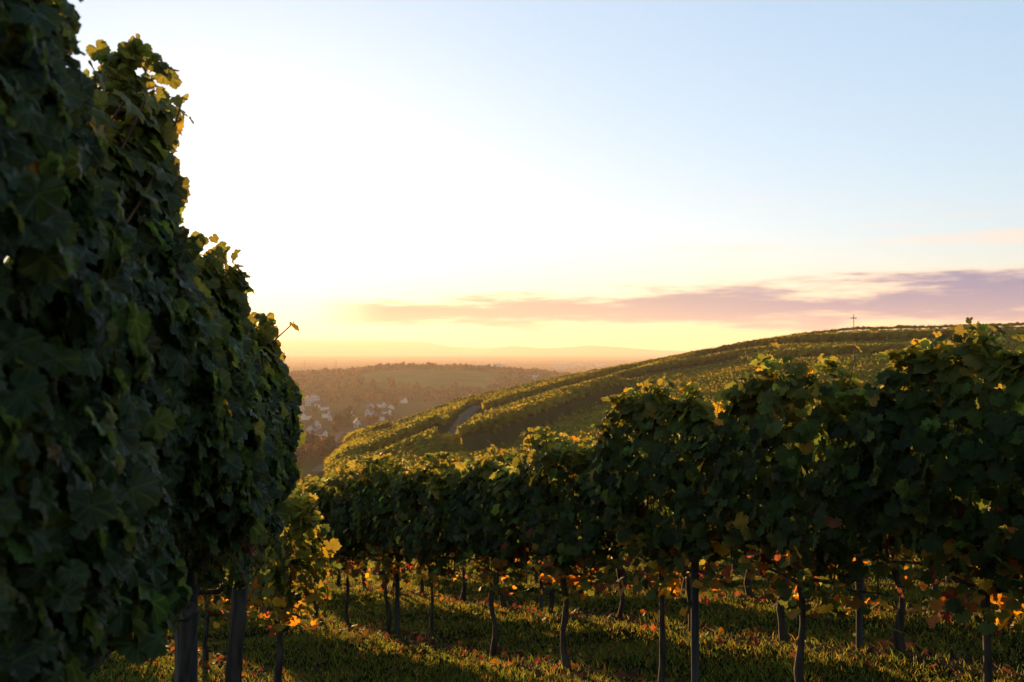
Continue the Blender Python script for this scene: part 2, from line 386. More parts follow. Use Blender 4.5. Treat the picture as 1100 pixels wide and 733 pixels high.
def build_mountains():
    m = simple('mountain_forest', (.045, .045, .04), (.075, .07, .055), .002, .95)
    for nm_, D0, prof, seed in (('mountains', 14200, [(-900, 372), (200, 367), (330, 366), (455, 367), (485, 372), (530, 374), (620, 375), (700, 377), (900, 376), (1500, 372), (2300, 366)], 1),
                               ('mountains', 12800, [(-900, 376), (250, 381), (480, 380), (525, 374.5), (550, 371.5), (585, 374), (610, 373), (632, 371), (670, 373.5), (715, 376.5), (760, 378), (1100, 376), (2300, 371)], 2)):
        xs = np.linspace(-880, 2280, 620); ys = np.interp(xs, [p[0] for p in prof], [p[1] for p in prof])
        ys = ys + .45 * vnoise(xs / 22, xs * 0 + seed, seed) + .22 * vnoise(xs / 7, xs * 0 + 4, seed)
        zc = (HOR - ys) / F * D0
        rows = []
        for k, (dd, fr) in enumerate(((-1400, 0), (-700, .45), (-250, .82), (0, 1), (300, .75), (1500, 0))):
            D = D0 + dd + 60 * vnoise(xs / 30, xs * 0 + k, seed + 9)
            z = -61.5 + (zc + 61.5) * fr * (1 + .06 * vnoise(xs / 25, xs * 0 + k * 3.3, seed + 5) * (fr < 1))
            rows.append(np.stack([(xs - 550) / F * D, D, z], -1))
        V = np.stack(rows, 1).reshape(-1, 3); n, kk = len(xs), 6
        i = np.arange(n - 1)[:, None]; j = np.arange(kk - 1)[None]
        q = np.stack([i * kk + j, (i + 1) * kk + j, (i + 1) * kk + j + 1, i * kk + j + 1], -1).reshape(-1, 4)
        q = np.vstack([q, np.stack([np.arange(n - 1) * kk, np.arange(n - 1) * kk + kk - 1, (np.arange(n - 1) + 1) * kk + kk - 1, (np.arange(n - 1) + 1) * kk], -1)])
        tag(link(nm_, mesh(nm_, V, q, m, smooth=True)), kind='structure')
build_mountains()

def build_haze():
    m, t, o = newmat('haze')
    v = N(t, 'ShaderNodeVolumePrincipled'); v.inputs['Density'].default_value = 1.15e-4
    v.inputs['Color'].default_value = (.93, .80, .63, 1); v.inputs['Anisotropy'].default_value = .3
    t.links.new(v.outputs[0], o.inputs['Volume'])
    b = Poly(); b.box((0, 0, (166 - 75) / 2), (33000, 33000, 241)); me = b.mesh('haze', m)
    o_ = link('haze', me); tag(o_, kind='stuff')
build_haze()

# ------------------------------------------------------------------ vine leaves
def leaf_template(n, teeth, jag=0):
    ang = np.array([0, 14, 30, 52, 70, 88, 112, 138, 160, 176.]); rad = np.array([.63, .56, .50, .60, .55, .50, .55, .50, .42, .14])
    a = np.linspace(-180, 180, n, endpoint=False); a = a + 180.0 / n
    r = np.interp(np.abs(a), ang, rad)
    if teeth: r = r * (1 + .045 * np.where(np.arange(n) % 2, 1, -1))
    if jag: r = r * (1 + jag * np.where(np.arange(n) % 2, 1, -1))
    ar = np.radians(a)
    ox, oy = r * np.sin(ar), r * np.cos(ar)
    if teeth:
        V = np.vstack([[[0, 0]], np.stack([ox * .55, oy * .55], -1), np.stack([ox, oy], -1)])
        F_ = [[0, 1 + i, 1 + (i + 1) % n] for i in range(n)]
        for i in range(n):
            j = (i + 1) % n
            F_ += [[1 + i, 1 + n + i, 1 + n + j], [1 + i, 1 + n + j, 1 + j]]
    else:
        V = np.vstack([[[0, 0]], np.stack([ox, oy], -1)]); F_ = [[0, 1 + i, 1 + (i + 1) % n] for i in range(n)]
    return V, np.array(F_)[:, ::-1]
T_NEAR, T_MID, T_FAR = leaf_template(42, True), leaf_template(26, False, .085), leaf_template(8, False)
PAL = {'green': np.array((.026, .040, .009)), 'fresh': np.array((.055, .08, .015)), 'olive': np.array((.07, .075, .016)),
       'yellow': np.array((.24, .15, .016)), 'orange': np.array((.20, .10, .018)), 'red': np.array((.10, .028, .012)), 'brown': np.array((.12, .055, .022))}
def pick_col(z, n, r, top=2.0, warm=1.0):
    """leaf colours by height: yellowing and red low down round the fruit, green above"""
    names = list(PAL); P = np.array([PAL[k] for k in names])
    low = np.clip((1.18 - z) / .35, 0, 1) * warm; hi = np.clip((z - (top - .35)) / .35, 0, 1)
    w = np.zeros((n, 7))
    w[:, 0] = 1.0 - .6 * low - .25 * hi; w[:, 1] = .12 + .45 * hi; w[:, 2] = .07 + .2 * low + .15 * hi
    w[:, 3] = .012 + .36 * low + .05 * hi; w[:, 4] = .006 + .14 * low; w[:, 5] = .002 + .035 * low; w[:, 6] = .01 + .08 * low
    w[:, 4:7] *= (np.asarray(z) < 1.45)[:, None]
    w /= w.sum(1, keepdims=True); c = (r.random(n)[:, None] > np.cumsum(w, 1)).sum(1).clip(0, 6)
    return P[c] * (1 + .30 * r.standard_normal((n, 1))).clip(.5, 1.6) * (1 + .08 * r.standard_normal((n, 3)))
def leaves(P, Nn, Tt, size, col, tmpl, r):
    """place leaves: P centres (petiole end), Nn face normals, Tt tip directions"""
    T2, Fc = tmpl; n, k = len(P), len(T2)
    Nn = Nn / np.linalg.norm(Nn, axis=1, keepdims=True)
    ey = Tt - (Tt * Nn).sum(1, keepdims=True) * Nn; ey /= np.linalg.norm(ey, axis=1, keepdims=True) + 1e-9
    ex = np.cross(ey, Nn)
    cup = r.uniform(-.1, .65, (n, 1)); fold = r.uniform(-.05, .40, (n, 1)); tw = r.uniform(-.4, .4, (n, 1)); ph = r.uniform(0, 6.3, (n, 1))
    x = T2[None, :, 0] * (1 + .1 * r.standard_normal((n, 1))); y = T2[None, :, 1] * (1 + .1 * r.standard_normal((n, 1))) 
    rr = np.hypot(x, y); an = np.arctan2(x, y)
    z = -cup * rr * rr + fold * np.abs(x) - .25 * fold + tw * x * y + .05 * np.sin(an * 5 + ph) * (rr > .2) + .035 * np.sin(an * 11 + ph * 2) * (rr > .4)
    s = size[:, None, None]
    V = P[:, None, :] + s * (x[..., None] * ex[:, None] + y[..., None] * ey[:, None] + z[..., None] * Nn[:, None])
    Fa = Fc[None] + (np.arange(n) * k)[:, None, None]
    C = np.repeat(col.clip(0.003, .8)[:, None, :], k, 1)
    uv = np.repeat(T2[None], n, 0)
    return V.reshape(-1, 3), Fa.reshape(-1, 3), C.reshape(-1, 3), uv.reshape(-1, 2)
def canopy(r, L=1.25, zb=.78, zt=1.95, w0=.24, nside=420, ntop=90, nin=110, nlow=60, size=.115, tmpl=T_MID, mat=None, shoots=4, one_side=None, taper=(0, 0), warm=1.0, name='foliage', ragged=.12, custom=(), gold=0.0, topglow_tint=.75, dome=0.0, bright=1.0, lump=1.0):
    """foliage of one vine, local x along the row, y across, z up"""
    s1, s2 = r.uniform(0, 99, 2)
    def wid(x, z):
        e = 1 - 1.6 * dome * np.abs(2 * x / L) ** 3
        if taper[0]: e = e * np.sqrt(np.clip((x + L / 2) / taper[0], .02, 1))
        if taper[1]: e = e * np.sqrt(np.clip((L / 2 - x) / taper[1], .02, 1))
        qq = np.clip((z - zb) / (zt - zb), 0, 1); prof = (.72 + .35 * np.sin(qq * math.pi)) * (1 - .35 * qq * qq)
        return (w0 * prof + lump * .085 * vnoise(x * 2.6 + s1, z * 2.8, 1) + lump * .05 * vnoise(x * 6 + s2, z * 6, 2)) * e
    def topz(x): return zt - dome * np.abs(2 * x / L) ** 3 + ragged * vnoise(x * 2.3 + s1, x * 0 + 3, 4) + ragged * .6 * vnoise(x * 6.3 + s2, x * 0, 5)
    def botz(x): return zb + .9 * dome * np.abs(2 * x / L) ** 2 + .16 * vnoise(x * 3.1 + s2, x * 0 + 8, 6)
    P, Nn, Tt = [], [], []
    if one_side is None: sd = np.where(r.random(nside) < .5, -1., 1.)
    else: sd = np.where(r.random(nside) < one_side, 1., -1.)
    x = r.uniform(-L / 2, L / 2, nside); q = r.random(nside); lo, hi = botz(x), topz(x); z = lo + (hi - lo) * q
    y = sd * wid(x, z) * r.uniform(.5, 1.12, nside)
    P.append(np.stack([x, y, z], -1)); up = r.uniform(.05, .75, nside) + .5 * (q > .85)
    Nn.append(np.stack([r.normal(0, .6, nside), sd, up + r.normal(0, .3, nside)], -1)); Tt.append(np.stack([r.normal(0, .6, nside), sd * .25, -1 + 0 * x], -1))
    n = nin; x = r.uniform(-L / 2, L / 2, n); z = r.uniform(zb, zt, n); P.append(np.stack([x, wid(x, z) * r.uniform(-.6, .6, n), z], -1))
    Nn.append(r.normal(0, 1, (n, 3)) + [0, 0, .3]); Tt.append(r.normal(0, .6, (n, 3)) - [0, 0, .7])
    n = ntop; x = r.uniform(-L / 2, L / 2, n); z = topz(x) + r.uniform(-.10, .10, n); P.append(np.stack([x, wid(x, z) * r.uniform(-.85, .85, n), z], -1))
    Nn.append(np.stack([r.normal(0, .55, n), r.normal(0, .6, n), r.uniform(.3, 1, n)], -1)); Tt.append(r.normal(0, .8, (n, 3)) - [0, 0, .25])
    n = nlow; x = r.normal(0, L * .22, n).clip(-L / 2, L / 2); z = zb + r.uniform(-.30, .15, n); P.append(np.stack([x, r.normal(0, .11, n), z], -1))
    Nn.append(r.normal(0, 1, (n, 3)) + [0, 0, .2]); Tt.append(r.normal(0, .4, (n, 3)) - [0, 0, .9])
    stems = Poly()
    ncore = sum(len(q_) for q_ in P)
    for si in range(shoots + len(custom)):
        if si < shoots:
            x0 = r.uniform(-L / 2.3, L / 2.3); p = np.array([x0, r.uniform(-.1, .1), float(topz(np.array([x0]))[0]) - .25]); d = np.array([r.normal(0, .25), r.normal(0, .25), 1.0]); nk = r.integers(3, 5) if tmpl is T_NEAR else r.integers(4, 7)
        else:
            cu = custom[si - shoots]; p = np.array(cu[:3], float); d = np.array(cu[3:6], float); nk = cu[6]
        pts = [p - np.array([0, 0, .35]), p.copy()]
        for k in range(nk):
            p = p + d / np.linalg.norm(d) * .075; d = d + [r.normal(0, .16), r.normal(0, .16), -.1]; pts.append(p.copy())
            if k > 0:
                sdv = r.normal(0, 1, 3); sdv[2] *= .2; sdv /= np.linalg.norm(sdv)
                P.append((p + sdv * .015)[None]); Nn.append((np.array([0, 0, .7]) + sdv * .8)[None]); Tt.append((sdv + [0, 0, -.5])[None])
        stems.tube(pts, np.linspace(.0045, .0025, len(pts)), 5)
    P, Nn, Tt = np.vstack(P), np.vstack(Nn), np.vstack(Tt)
    n = len(P); tints = pick_col(P[:, 2], n, r, zt, warm) * bright
    kf = np.where((np.arange(n) >= ncore) | (r.random(n) < gold), .75, 0)[:, None] * r.uniform(.3, 1, (n, 1)); tints = tints * (1 - kf) + np.array([.17, .15, .018]) * kf  # shoots yellowed; a chosen share of leaves carries backlit glow in its tint
    kt = (np.clip((P[:, 2] - (zt - .22)) / .2, 0, 1) * topglow_tint * r.uniform(0, 1, n))[:, None]; tints = tints * (1 - kt) + np.array([.13, .12, .016]) * kt  # backlight on the crown, painted into the tints of the top leaves
    sz = size * r.uniform(.68, 1.3, n) * np.where(P[:, 2] > zt + .05, .72, 1) * np.where(P[:, 2] < zb + .02, .7, 1)
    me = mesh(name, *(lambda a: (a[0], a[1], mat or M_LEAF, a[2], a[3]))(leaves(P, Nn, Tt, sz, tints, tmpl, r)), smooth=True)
    return me, stems, topz
def trunk_mesh(r, zb=.78, zt=1.9, L=1.19, rad=.024, lean=.06, canes=7, stems=None, seg=8, name='trunk'):
    p = Poly(); h = min(zb, 1.3) - .14
    pts = []; x = y = 0.0; lx, ly = r.normal(0, lean), r.normal(0, lean * .5)
    for k in range(8):
        f = k / 7; pts.append((lx * f * f + .018 * math.sin(f * 8 + lx * 90), ly * f + .016 * math.sin(f * 9 + 2), -.06 + (h + .06) * f))
    rd = [rad * (1.5 - .6 * f + .22 * r.normal()) for f in np.linspace(0, 1, 8)]; rd[-1] = rad * 1.25
    p.tube(pts, rd, seg)
    hx, hy, hzz = pts[-1]
    for s in (-1, 1):                             # the two cordon arms, a little above the head
        arm = [(hx, hy, hzz - .01)] + [(hx + s * L * .5 * f, hy * (1 - f) + .012 * math.sin(9 * f), hzz + .06 * math.sin(f * 1.6) + .012 * r.normal()) for f in (.15, .35, .6, .85, 1)]
        p.tube(arm, [rad * .8, rad * .7, rad * .5, rad * .42, rad * .36, rad * .2], 6)
    me = p.mesh(name, M_BARK, True)
    c = stems or Poly()
    for _ in range(canes):
        x0 = r.uniform(-.5, .5) * L * .95; x1 = x0 + r.normal(0, .07); y1 = r.normal(0, .05)
        c.tube([(x0, hy * .3, hzz + .02), (x0 + (x1 - x0) * .5 + r.normal(0, .015), y1 * .5, (hzz + zt) / 2), (x1, y1, zt - .15)], [.0055, .0045, .003], 5)
    return me, c.mesh('canes', M_CANE, True)
def row_pt(u, v):
    p = UD * u + VD * v; return float(p[0]), float(p[1])
ROW_RZ = math.atan2(UD[1], UD[0])
def vine(u, v, parts, label, group, sz=1.0, flip=False, cat='grapevine', dv=0.0):
    x, y = row_pt(u, v + dv); o = empty('grapevine', (x, y, hz(x, y)), ROW_RZ + (math.pi if flip else 0))
    o.scale = (1, 1, sz); tag(o, label, cat, group)
    for nm_, me in zip(('trunk', 'canes', 'foliage'), parts): link(nm_, me, o)
    return o
def make_variant(seed, **kw):
    r = np.random.default_rng(seed); tk = {k: kw.pop(k) for k in ('canes', 'rad', 'lean') if k in kw}
    fo, st, _ = canopy(r, **kw); tr, ca = trunk_mesh(r, zb=kw.get('zb', .78), zt=kw.get('zt', 1.95), stems=st, **tk)
    return tr, ca, fo

# ------------------------------------------------------------------ the rows on the right
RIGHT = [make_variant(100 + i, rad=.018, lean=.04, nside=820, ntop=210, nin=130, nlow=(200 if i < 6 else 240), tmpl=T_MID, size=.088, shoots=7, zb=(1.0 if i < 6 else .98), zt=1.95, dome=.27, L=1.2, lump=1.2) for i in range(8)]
BACK = [make_variant(200 + i, nside=300, ntop=70, nin=90, nlow=85, tmpl=T_FAR, size=.10, shoots=3, zb=.90, zt=1.9, dome=.18) for i in range(5)]
H2 = [1.86, 1.86, 1.86, 1.90, 1.92, 1.70, 1.68, 1.74, 1.76, 1.74, 1.68, 1.66]
words = ['first', 'second', 'third', 'fourth', 'fifth', 'sixth', 'seventh', 'eighth', 'ninth', 'tenth', 'eleventh', 'twelfth']
U0 = 2.91 - 2 * 1.19
k = 0
looks = {2: 'leafy vine at the right edge with red and orange leaves low down', 3: 'vine with a tuft of bright yellow shoots on top, right of the slim grey post',
         4: 'vine left of the slim grey post with sunlit golden leaves on its crown', 5: 'vine whose lit crown steps down left of the tall right-hand block',
         6: 'vine with one big glowing yellow leaf hanging beside its trunk', 7: 'middle vine with orange fruit-zone leaves and a bent thin trunk',
         8: 'vine right of the tall grey post, red-brown canes glowing under it', 9: 'vine immediately left of the tall grey post in the middle of the row'}
for i in range(0, 20):
    u = U0 + 1.19 * i + random.uniform(-.05, .05); h = H2[i] if i < len(H2) else 1.66
    lab = looks.get(i, {10: 'dark round-topped vine third from the left end of the long row', 11: 'slim low vine next to the yellow leaves at the left end of the long row'}.get(i, 'vine of the long front row hidden behind the dark left row' if i > 11 else 'vine of the long front row just past the right edge of view'))
    vine(u, 4.13, RIGHT[6 + i % 2] if i < 5 else RIGHT[(i * 5 + 1) % 6], lab, 'vines of the long front row', h / 2.0, i % 2 == 1)
GLOW_TINTED = make_variant(150, rad=.021, nside=520, ntop=200, nin=90, nlow=120, tmpl=T_MID, size=.09, shoots=7, zb=.97, zt=1.85, gold=.7, warm=1.5)  # end vine: its sunlit glow is put into the leaf colours
for i in range(13):                                # the row before it, whose yellow end shows past the left row
    u = 7.25 + 1.19 * i
    vine(u, 2.15, GLOW_TINTED if i == 0 else RIGHT[(i * 5 + 2) % 8], 'golden backlit vine at the end of the row just past the dark left row' if i == 0 else 'vine behind the golden end vine, hidden by the dark left row', 'vines of the short row behind the left row', .84, i % 2 == 0)
ordinal = ['second', 'third', 'fourth', 'fifth', 'sixth', 'seventh', 'eighth']
for j in range(7):
    v = 4.13 + 1.9 * (j + 1); u1 = .4 + .5 * (v - 4.13)
    for i in range(int(16 - j * .5)):
        u = u1 + 1.19 * i + random.uniform(-.07, .07) + .3 * j
        if u > 20: break
        vine(u, v, BACK[(i * 2 + j) % 5], 'shaded vine with a dark bare trunk in the %s row from the front' % ordinal[j], 'vines of the rows behind the long front row', random.uniform(.86, 1.0), random.random() < .5, dv=random.uniform(-.03, .03))

# posts and wires
def post(x, y, h, w, label, round_=False, lean=0.0, rz=0.0, group='trellis posts'):
    p = Poly(); r = np.random.default_rng(int(abs(x * 100 + y * 10)))
    if round_: p.tube([(0, 0, -.2)] + [(lean * f * h + r.normal(0, .002), r.normal(0, .002), h * f) for f in np.linspace(0, 1, 8)] , [w / 2] * 9, 12)
    else:
        p.box((0, 0, h / 2 - .1), (w, w, h + .2))
    me = p.mesh('trellis_post', M_POST)
    o = link('trellis_post', me, None, (x, y, hz(x, y))); o.rotation_euler = (0, lean, rz)
    if not round_:
        b = o.modifiers.new('bevel', 'BEVEL'); b.width = .006; b.segments = 2
    tag(o, label, 'post', group)
for u, v, lab, h in ((4.98, 4.13, 'slim grey post carrying the front row right of centre', 1.6), (9.78, 4.13, 'tall grey post left of centre in the front row', 1.5), (14.6, 4.13, 'grey post of the front row hidden by the left row', 1.8),
                  (5.35, 6.03, 'dark post in the second row seen under the right-hand vines', 1.9), (10.0, 6.03, 'dark post in the second row seen near the middle', 1.9), (14.8, 6.03, 'dark post in the second row near its left end', 1.9),
                  (7.0, 7.93, 'dark post in the third row on the right', 1.9), (12.0, 7.93, 'dark post in the third row on the left', 1.9)):
    x, y = row_pt(u, v + .02); post(x, y, h, .05, lab, True)
def wire(pts, label, group='trellis wires'):
    p = Poly(); p.tube(pts, .0016, 5); tag(link('trellis_wire', p.mesh('trellis_wire', M_WIRE)), label, 'wire', group)
for v, n_, ua, ub in ((4.13, 'front', -1, 24), (6.03, 'second', 0, 20), (2.15, 'short left', 6.7, 22)):
    for h, hn in ((.80, 'lower'), (1.25, 'upper')):
        pts = []
        for u in np.arange(ua, ub, 1.2):
            x, y = row_pt(u, v - .03); pts.append((x, y, hz(x, y) + h + .004 * math.sin(u * 3)))
        wire(pts, '%s steel wire stretched along the %s row of vines' % (hn, n_))

# ------------------------------------------------------------------ the tall dark row on the left
def lrow(Y): return -.97 - .035 * (Y - 2.4)
LEFT = [  # Y, length, top, bottom, base-label
    (0.55, .95, 2.42, .98, 'dark vine at the extreme left edge nearest the camera'),
    (1.35, 1.0, 2.42, .98, 'tallest vine, its backlit yellow leaves touching the top of the picture'),
    (2.15, 1.0, 2.32, 1.18, 'tall left vine with a loose shoot of yellow leaves sticking out to the right'),
    (2.90, .95, 2.09, 1.40, 'left vine above the square wooden post, its leaves edged by the sun'),
    (3.72, .98, 2.04, 1.36, 'end vine of the left row, its leaves hanging to the right over the valley')]
CUST = {2: [(.30, -.06, 2.22, .15, -.5, .5, 3), (.15, -.06, 2.24, .1, -.4, .8, 2)], 1: [(.3, -.05, 2.42, .1, -.4, .7, 3), (.4, -.08, 2.36, .1, -.4, .5, 3)], 3: [(.2, -.06, 2.02, 0, -.4, .6, 2)], 4: [(.1, -.08, 2.0, .3, -.4, .5, 2)]}
for i, (Y, L, zt, zb, lab) in enumerate(LEFT):
    r = np.random.default_rng(300 + i)
    fo, st, _ = canopy(r, L=L + .12, zb=zb, zt=zt, w0=.205, nside=2700, ntop=560, nin=170, nlow=14, bright=1.15, size=.054 if i < 2 else .064, tmpl=T_NEAR, mat=M_LEAF_NEAR, shoots=12, one_side=.28, custom=CUST.get(i, ()), taper=(.0, .35 if i == 4 else 0), warm=.45, ragged=.15, lump=1.05, topglow_tint=1.0)
    tr, ca = trunk_mesh(r, zb=zb, zt=zt, L=L, rad=.023, lean=.10 if i == 3 else .03, canes=9, stems=st, seg=12)
    X = lrow(Y); g = hz(X, Y)
    o = empty('grapevine', (X, Y, g), math.pi / 2 + .035)      # local +x runs away from the camera, local -y to the right
    tag(o, lab, 'grapevine', 'vines of the tall left row')
    link('trunk', tr, o); link('canes', ca, o); f_ = link('foliage', fo, o)
post(-.97, 3.0, 1.75, .058, 'square weathered wooden post at the left under the dark vines', rz=.5)
for h, hn in ((1.20, 'lower'), (1.6, 'upper')):
    wire([(lrow(Y) + .02, Y, hz(lrow(Y), Y) + h) for Y in np.arange(-.2, 3.9, .6)], '%s steel wire inside the tall left row' % hn)

# ------------------------------------------------------------------ grass and fallen leaves
def build_grass():
    r = np.random.default_rng(5); n = 330000
    D = 3.0 + 22 * r.random(n) ** 1.1; t = r.uniform(-.62, .62, n); X = t * D; Y = D
    v = X * VD[0] + Y * VD[1]; ph = np.abs(((v - 4.13 + .95) / 1.9) % 1 - .5)
    cl = vnoise(X * 1.7, Y * 1.7, 21)
    keep = (r.random(n) < np.where(ph < .1, .45, .95)) & (cl + r.normal(0, .5, n) > -.7)
    X, Y, D = X[keep], Y[keep], D[keep]; n = len(X); Z = height(X, Y)
    h = r.uniform(.02, .065, n) ** 1.0 * (1 + .7 * vnoise(X * 1.1, Y * 1.1, 22)) ; w = r.uniform(.0013, .0030, n) * (1 + D / 16)
    a = r.uniform(0, 6.28, n); b = r.uniform(0, 6.28, n); ln = r.uniform(.3, 1.9, n) * h
    c, s = np.cos(a) * w, np.sin(a) * w; lx, ly = np.cos(b) * ln, np.sin(b) * ln
    V = np.stack([np.stack([X - c, Y - s, Z - .01], -1), np.stack([X + c, Y + s, Z - .01], -1),
                  np.stack([X + c * .7 + lx * .35, Y + s * .7 + ly * .35, Z + h * .6], -1), np.stack([X - c * .7 + lx * .35, Y - s * .7 + ly * .35, Z + h * .6], -1),
                  np.stack([X + lx, Y + ly, Z + h], -1)], 1)
    i = np.arange(n)[:, None] * 5; F_ = np.concatenate([i + [0, 1, 2], i + [0, 2, 3], i + [3, 2, 4]], 0)
    base = np.where(r.random((n, 1)) < .35, np.array([[.036, .029, .006]]), np.array([[.014, .024, .004]])) * r.uniform(.6, 1.5, (n, 1))
    tag(link('grass', mesh('grass', V.reshape(-1, 3), F_, M_GRASS, np.repeat(base, 5, 0))), 'short grass between the vine rows', 'grass', kind='stuff')
    n = 2300; D = 3.0 + 18 * r.random(n); t = r.uniform(-.6, .6, n); u = 0
    X = t * D; Y = D; v = X * VD[0] + Y * VD[1]; j = np.round((v - 4.13) / 1.9); vn = 4.13 + 1.9 * j + r.normal(0, .22, n)
    X = X + VD[0] * (vn - v); Y = Y + VD[1] * (vn - v)
    n2 = 250; X = np.concatenate([X, r.uniform(-4, 3, n2)]); Y = np.concatenate([Y, r.uniform(3, 14, n2)]); n += n2
    P = np.stack([X, Y, height(X, Y) + r.uniform(.01, .05, n)], -1)
    names = np.array([PAL['orange'], PAL['brown'], PAL['brown'] * 1.4, PAL['yellow'] * .8, PAL['red']])
    col = names[r.choice(5, n, p=[.20, .36, .27, .14, .03])] * r.uniform(.3, .75, (n, 1))
    Nn = r.normal(0, .5, (n, 3)) + [0, 0, 1]; Tt = r.normal(0, 1, (n, 3)); Tt[:, 2] *= .2
    V, F_, C, uv = leaves(P, Nn, Tt, r.uniform(.035, .075, n), col, T_FAR, r)
    tag(link('fallen_leaves', mesh('fallen_leaves', V, F_, M_LEAF, C)), 'brown and orange vine leaves lying under the rows', 'leaf litter', kind='stuff')
    # low weeds and clover under the rows
    n = 9000; D = 3.2 + 16 * r.random(n); X = r.uniform(-.6, .6, n) * D; Y = D
    v = X * VD[0] + Y * VD[1]; ph = np.abs(((v - 4.13 + .95) / 1.9) % 1 - .5); kp = (vnoise(X * 1.3, Y * 1.3, 31) > -.1) & (ph < .35); X, Y = X[kp], Y[kp]; n = len(X)
    P = np.stack([X, Y, height(X, Y) + r.uniform(.01, .10, n)], -1); col = np.array([[.022, .032, .007]]) * r.uniform(.6, 1.5, (n, 1))
    V, F_, C, uv = leaves(P, r.normal(0, .5, (n, 3)) + [0, 0, 1], r.normal(0, 1, (n, 3)), r.uniform(.015, .035, n), col, T_FAR, r)
    tag(link('weeds', mesh('weeds', V, F_, M_LEAF, C)), 'low green weeds growing under the vines', 'weeds', kind='stuff')
build_grass()

# ------------------------------------------------------------------ the vineyard hill opposite
def img_poly_to_ground(pts): return [at(x, y)[:2] for x, y in pts]
def track_dist(X, Y):
    best = np.full(X.shape, 1e9)
    for g, hw, A in TR: best = np.minimum(best, seg_dist(g, X, Y)[0] - (hw if A < 1 else hw * .35))
    return best
def build_hill():
    r = np.random.default_rng(11)
    tmin, tmax = (353 - 550) / F, 1.0
    nrow = 0
    for f in np.arange(.16, 1.0001, .0105):
        ta = np.linspace(tmin, tmax, 2600); cd = np.interp(ta, TX, CD); D = 105 + (cd - 105) * f
        X = ta * D; Y = D; s = np.concatenate([[0], np.cumsum(np.hypot(np.diff(X), np.diff(Y)))])
        ss = np.arange(0, s[-1], .8); X = np.interp(ss, s, X); Y = np.interp(ss, s, Y)
        fr = (f * 80) % 16
        ok = track_dist(X, Y) > 0
        if f > .985 and f < .999: ok &= X < 88
        elif .93 < f: ok &= (X < 88) | (f > .999)
                # split into runs
        e = np.nonzero(np.diff(np.concatenate([[0], ok.astype(int), [0]])))[0].reshape(-1, 2)
        for a, b in e:
            if b - a < 10: continue
            x, y = X[a:b], Y[a:b]; n = b - a; z = height(x, y, False)
            nx = -np.gradient(y); ny = np.gradient(x); ll = np.hypot(nx, ny); nx, ny = nx / ll, ny / ll
            crest = f > .999 and x.mean() > 60
            base = np.where(x > 88, 1.0, .35) if crest else .35 + 0 * x
            top = 1.85 + .16 * vnoise(ss[a:b] / 3, ss[a:b] * 0 + f * 90, 2) + .16 * r.normal(size=n)
            sec = [(-.30, base), (-.46, 1.3), (-.34, 1.62), (0, 1.0), (.34, 1.62), (.46, 1.3), (.30, base)]
            rows = []
            for kk, (w_, h_) in enumerate(sec):
                hh = top if kk == 3 else h_ + .12 * r.normal(size=n)
                ww = w_ + .10 * r.normal(size=n)
                rows.append(np.stack([x + nx * ww, y + ny * ww, z + hh], -1))
            V = np.stack(rows, 1).reshape(-1, 3); kq = len(sec)
            i = np.arange(n - 1)[:, None]; j = np.arange(kq)[None]; j2 = (j + 1) % kq
            q = np.stack([i * kq + j, (i + 1) * kq + j, (i + 1) * kq + j2, i * kq + j2], -1).reshape(-1, 4)
            blk = .5 + .5 * np.sin(f * 31 + a * .002)
            base_c = np.array([.085, .095, .013]) * (1 - blk) + np.array([.14, .128, .016]) * blk
            c = base_c * (1 + .35 * r.normal(size=(n * kq, 1)).clip(-1, 1.6)) * (1 + .1 * r.normal(size=(n * kq, 3)))
            nc = int(n * 7); ki = r.integers(0, n, nc); off = r.normal(0, .28, nc)
            P = np.stack([x[ki] + nx[ki] * off + r.uniform(-.4, .4, nc), y[ki] + ny[ki] * off, z[ki] + r.uniform(.7, 2.1, nc)], -1)
            e1 = r.normal(0, 1, (nc, 3)); e1 /= np.linalg.norm(e1, axis=1, keepdims=True); e2 = np.cross(e1, r.normal(0, 1, (nc, 3))); e2 /= np.linalg.norm(e2, axis=1, keepdims=True)
            sz = r.uniform(.10, .21, (nc, 1)); b0 = len(V)
            V = np.concatenate([V, np.stack([P + e1 * sz, P + e2 * sz, P - e1 * sz, P - e2 * sz], 1).reshape(-1, 3)])
            q = np.concatenate([q, b0 + np.arange(nc * 4).reshape(-1, 4)]); c = np.concatenate([c, np.repeat(base_c * r.uniform(.95, 1.5, (nc, 1)), 4, 0)])
            row = link('vineyard_row', mesh('vineyard_row', V, q, M_HILLROW, c.clip(.01, .5)))
            side = 'shaded terraces under the cross' if x.mean() > 60 else 'sunlit spur above the village'
            tag(row, 'long clipped row of vines on the %s' % side, 'vine row', 'vine rows of the hill opposite'); nrow += 1
            if crest:                                     # bare trunks against the sky under the crest row
                p = Poly()
                for xx, yy, zz in [q_ for q_ in list(zip(x, y, z))[::2] if q_[0] > 85]: p.box((xx, yy, zz + .4), (.09, .09, .95))
                tk_ = link('trunk_line', p.mesh('trunk_line', M_BARK), row); tk_['kind'] = 'stuff'
    print('hill rows', nrow)
build_hill()
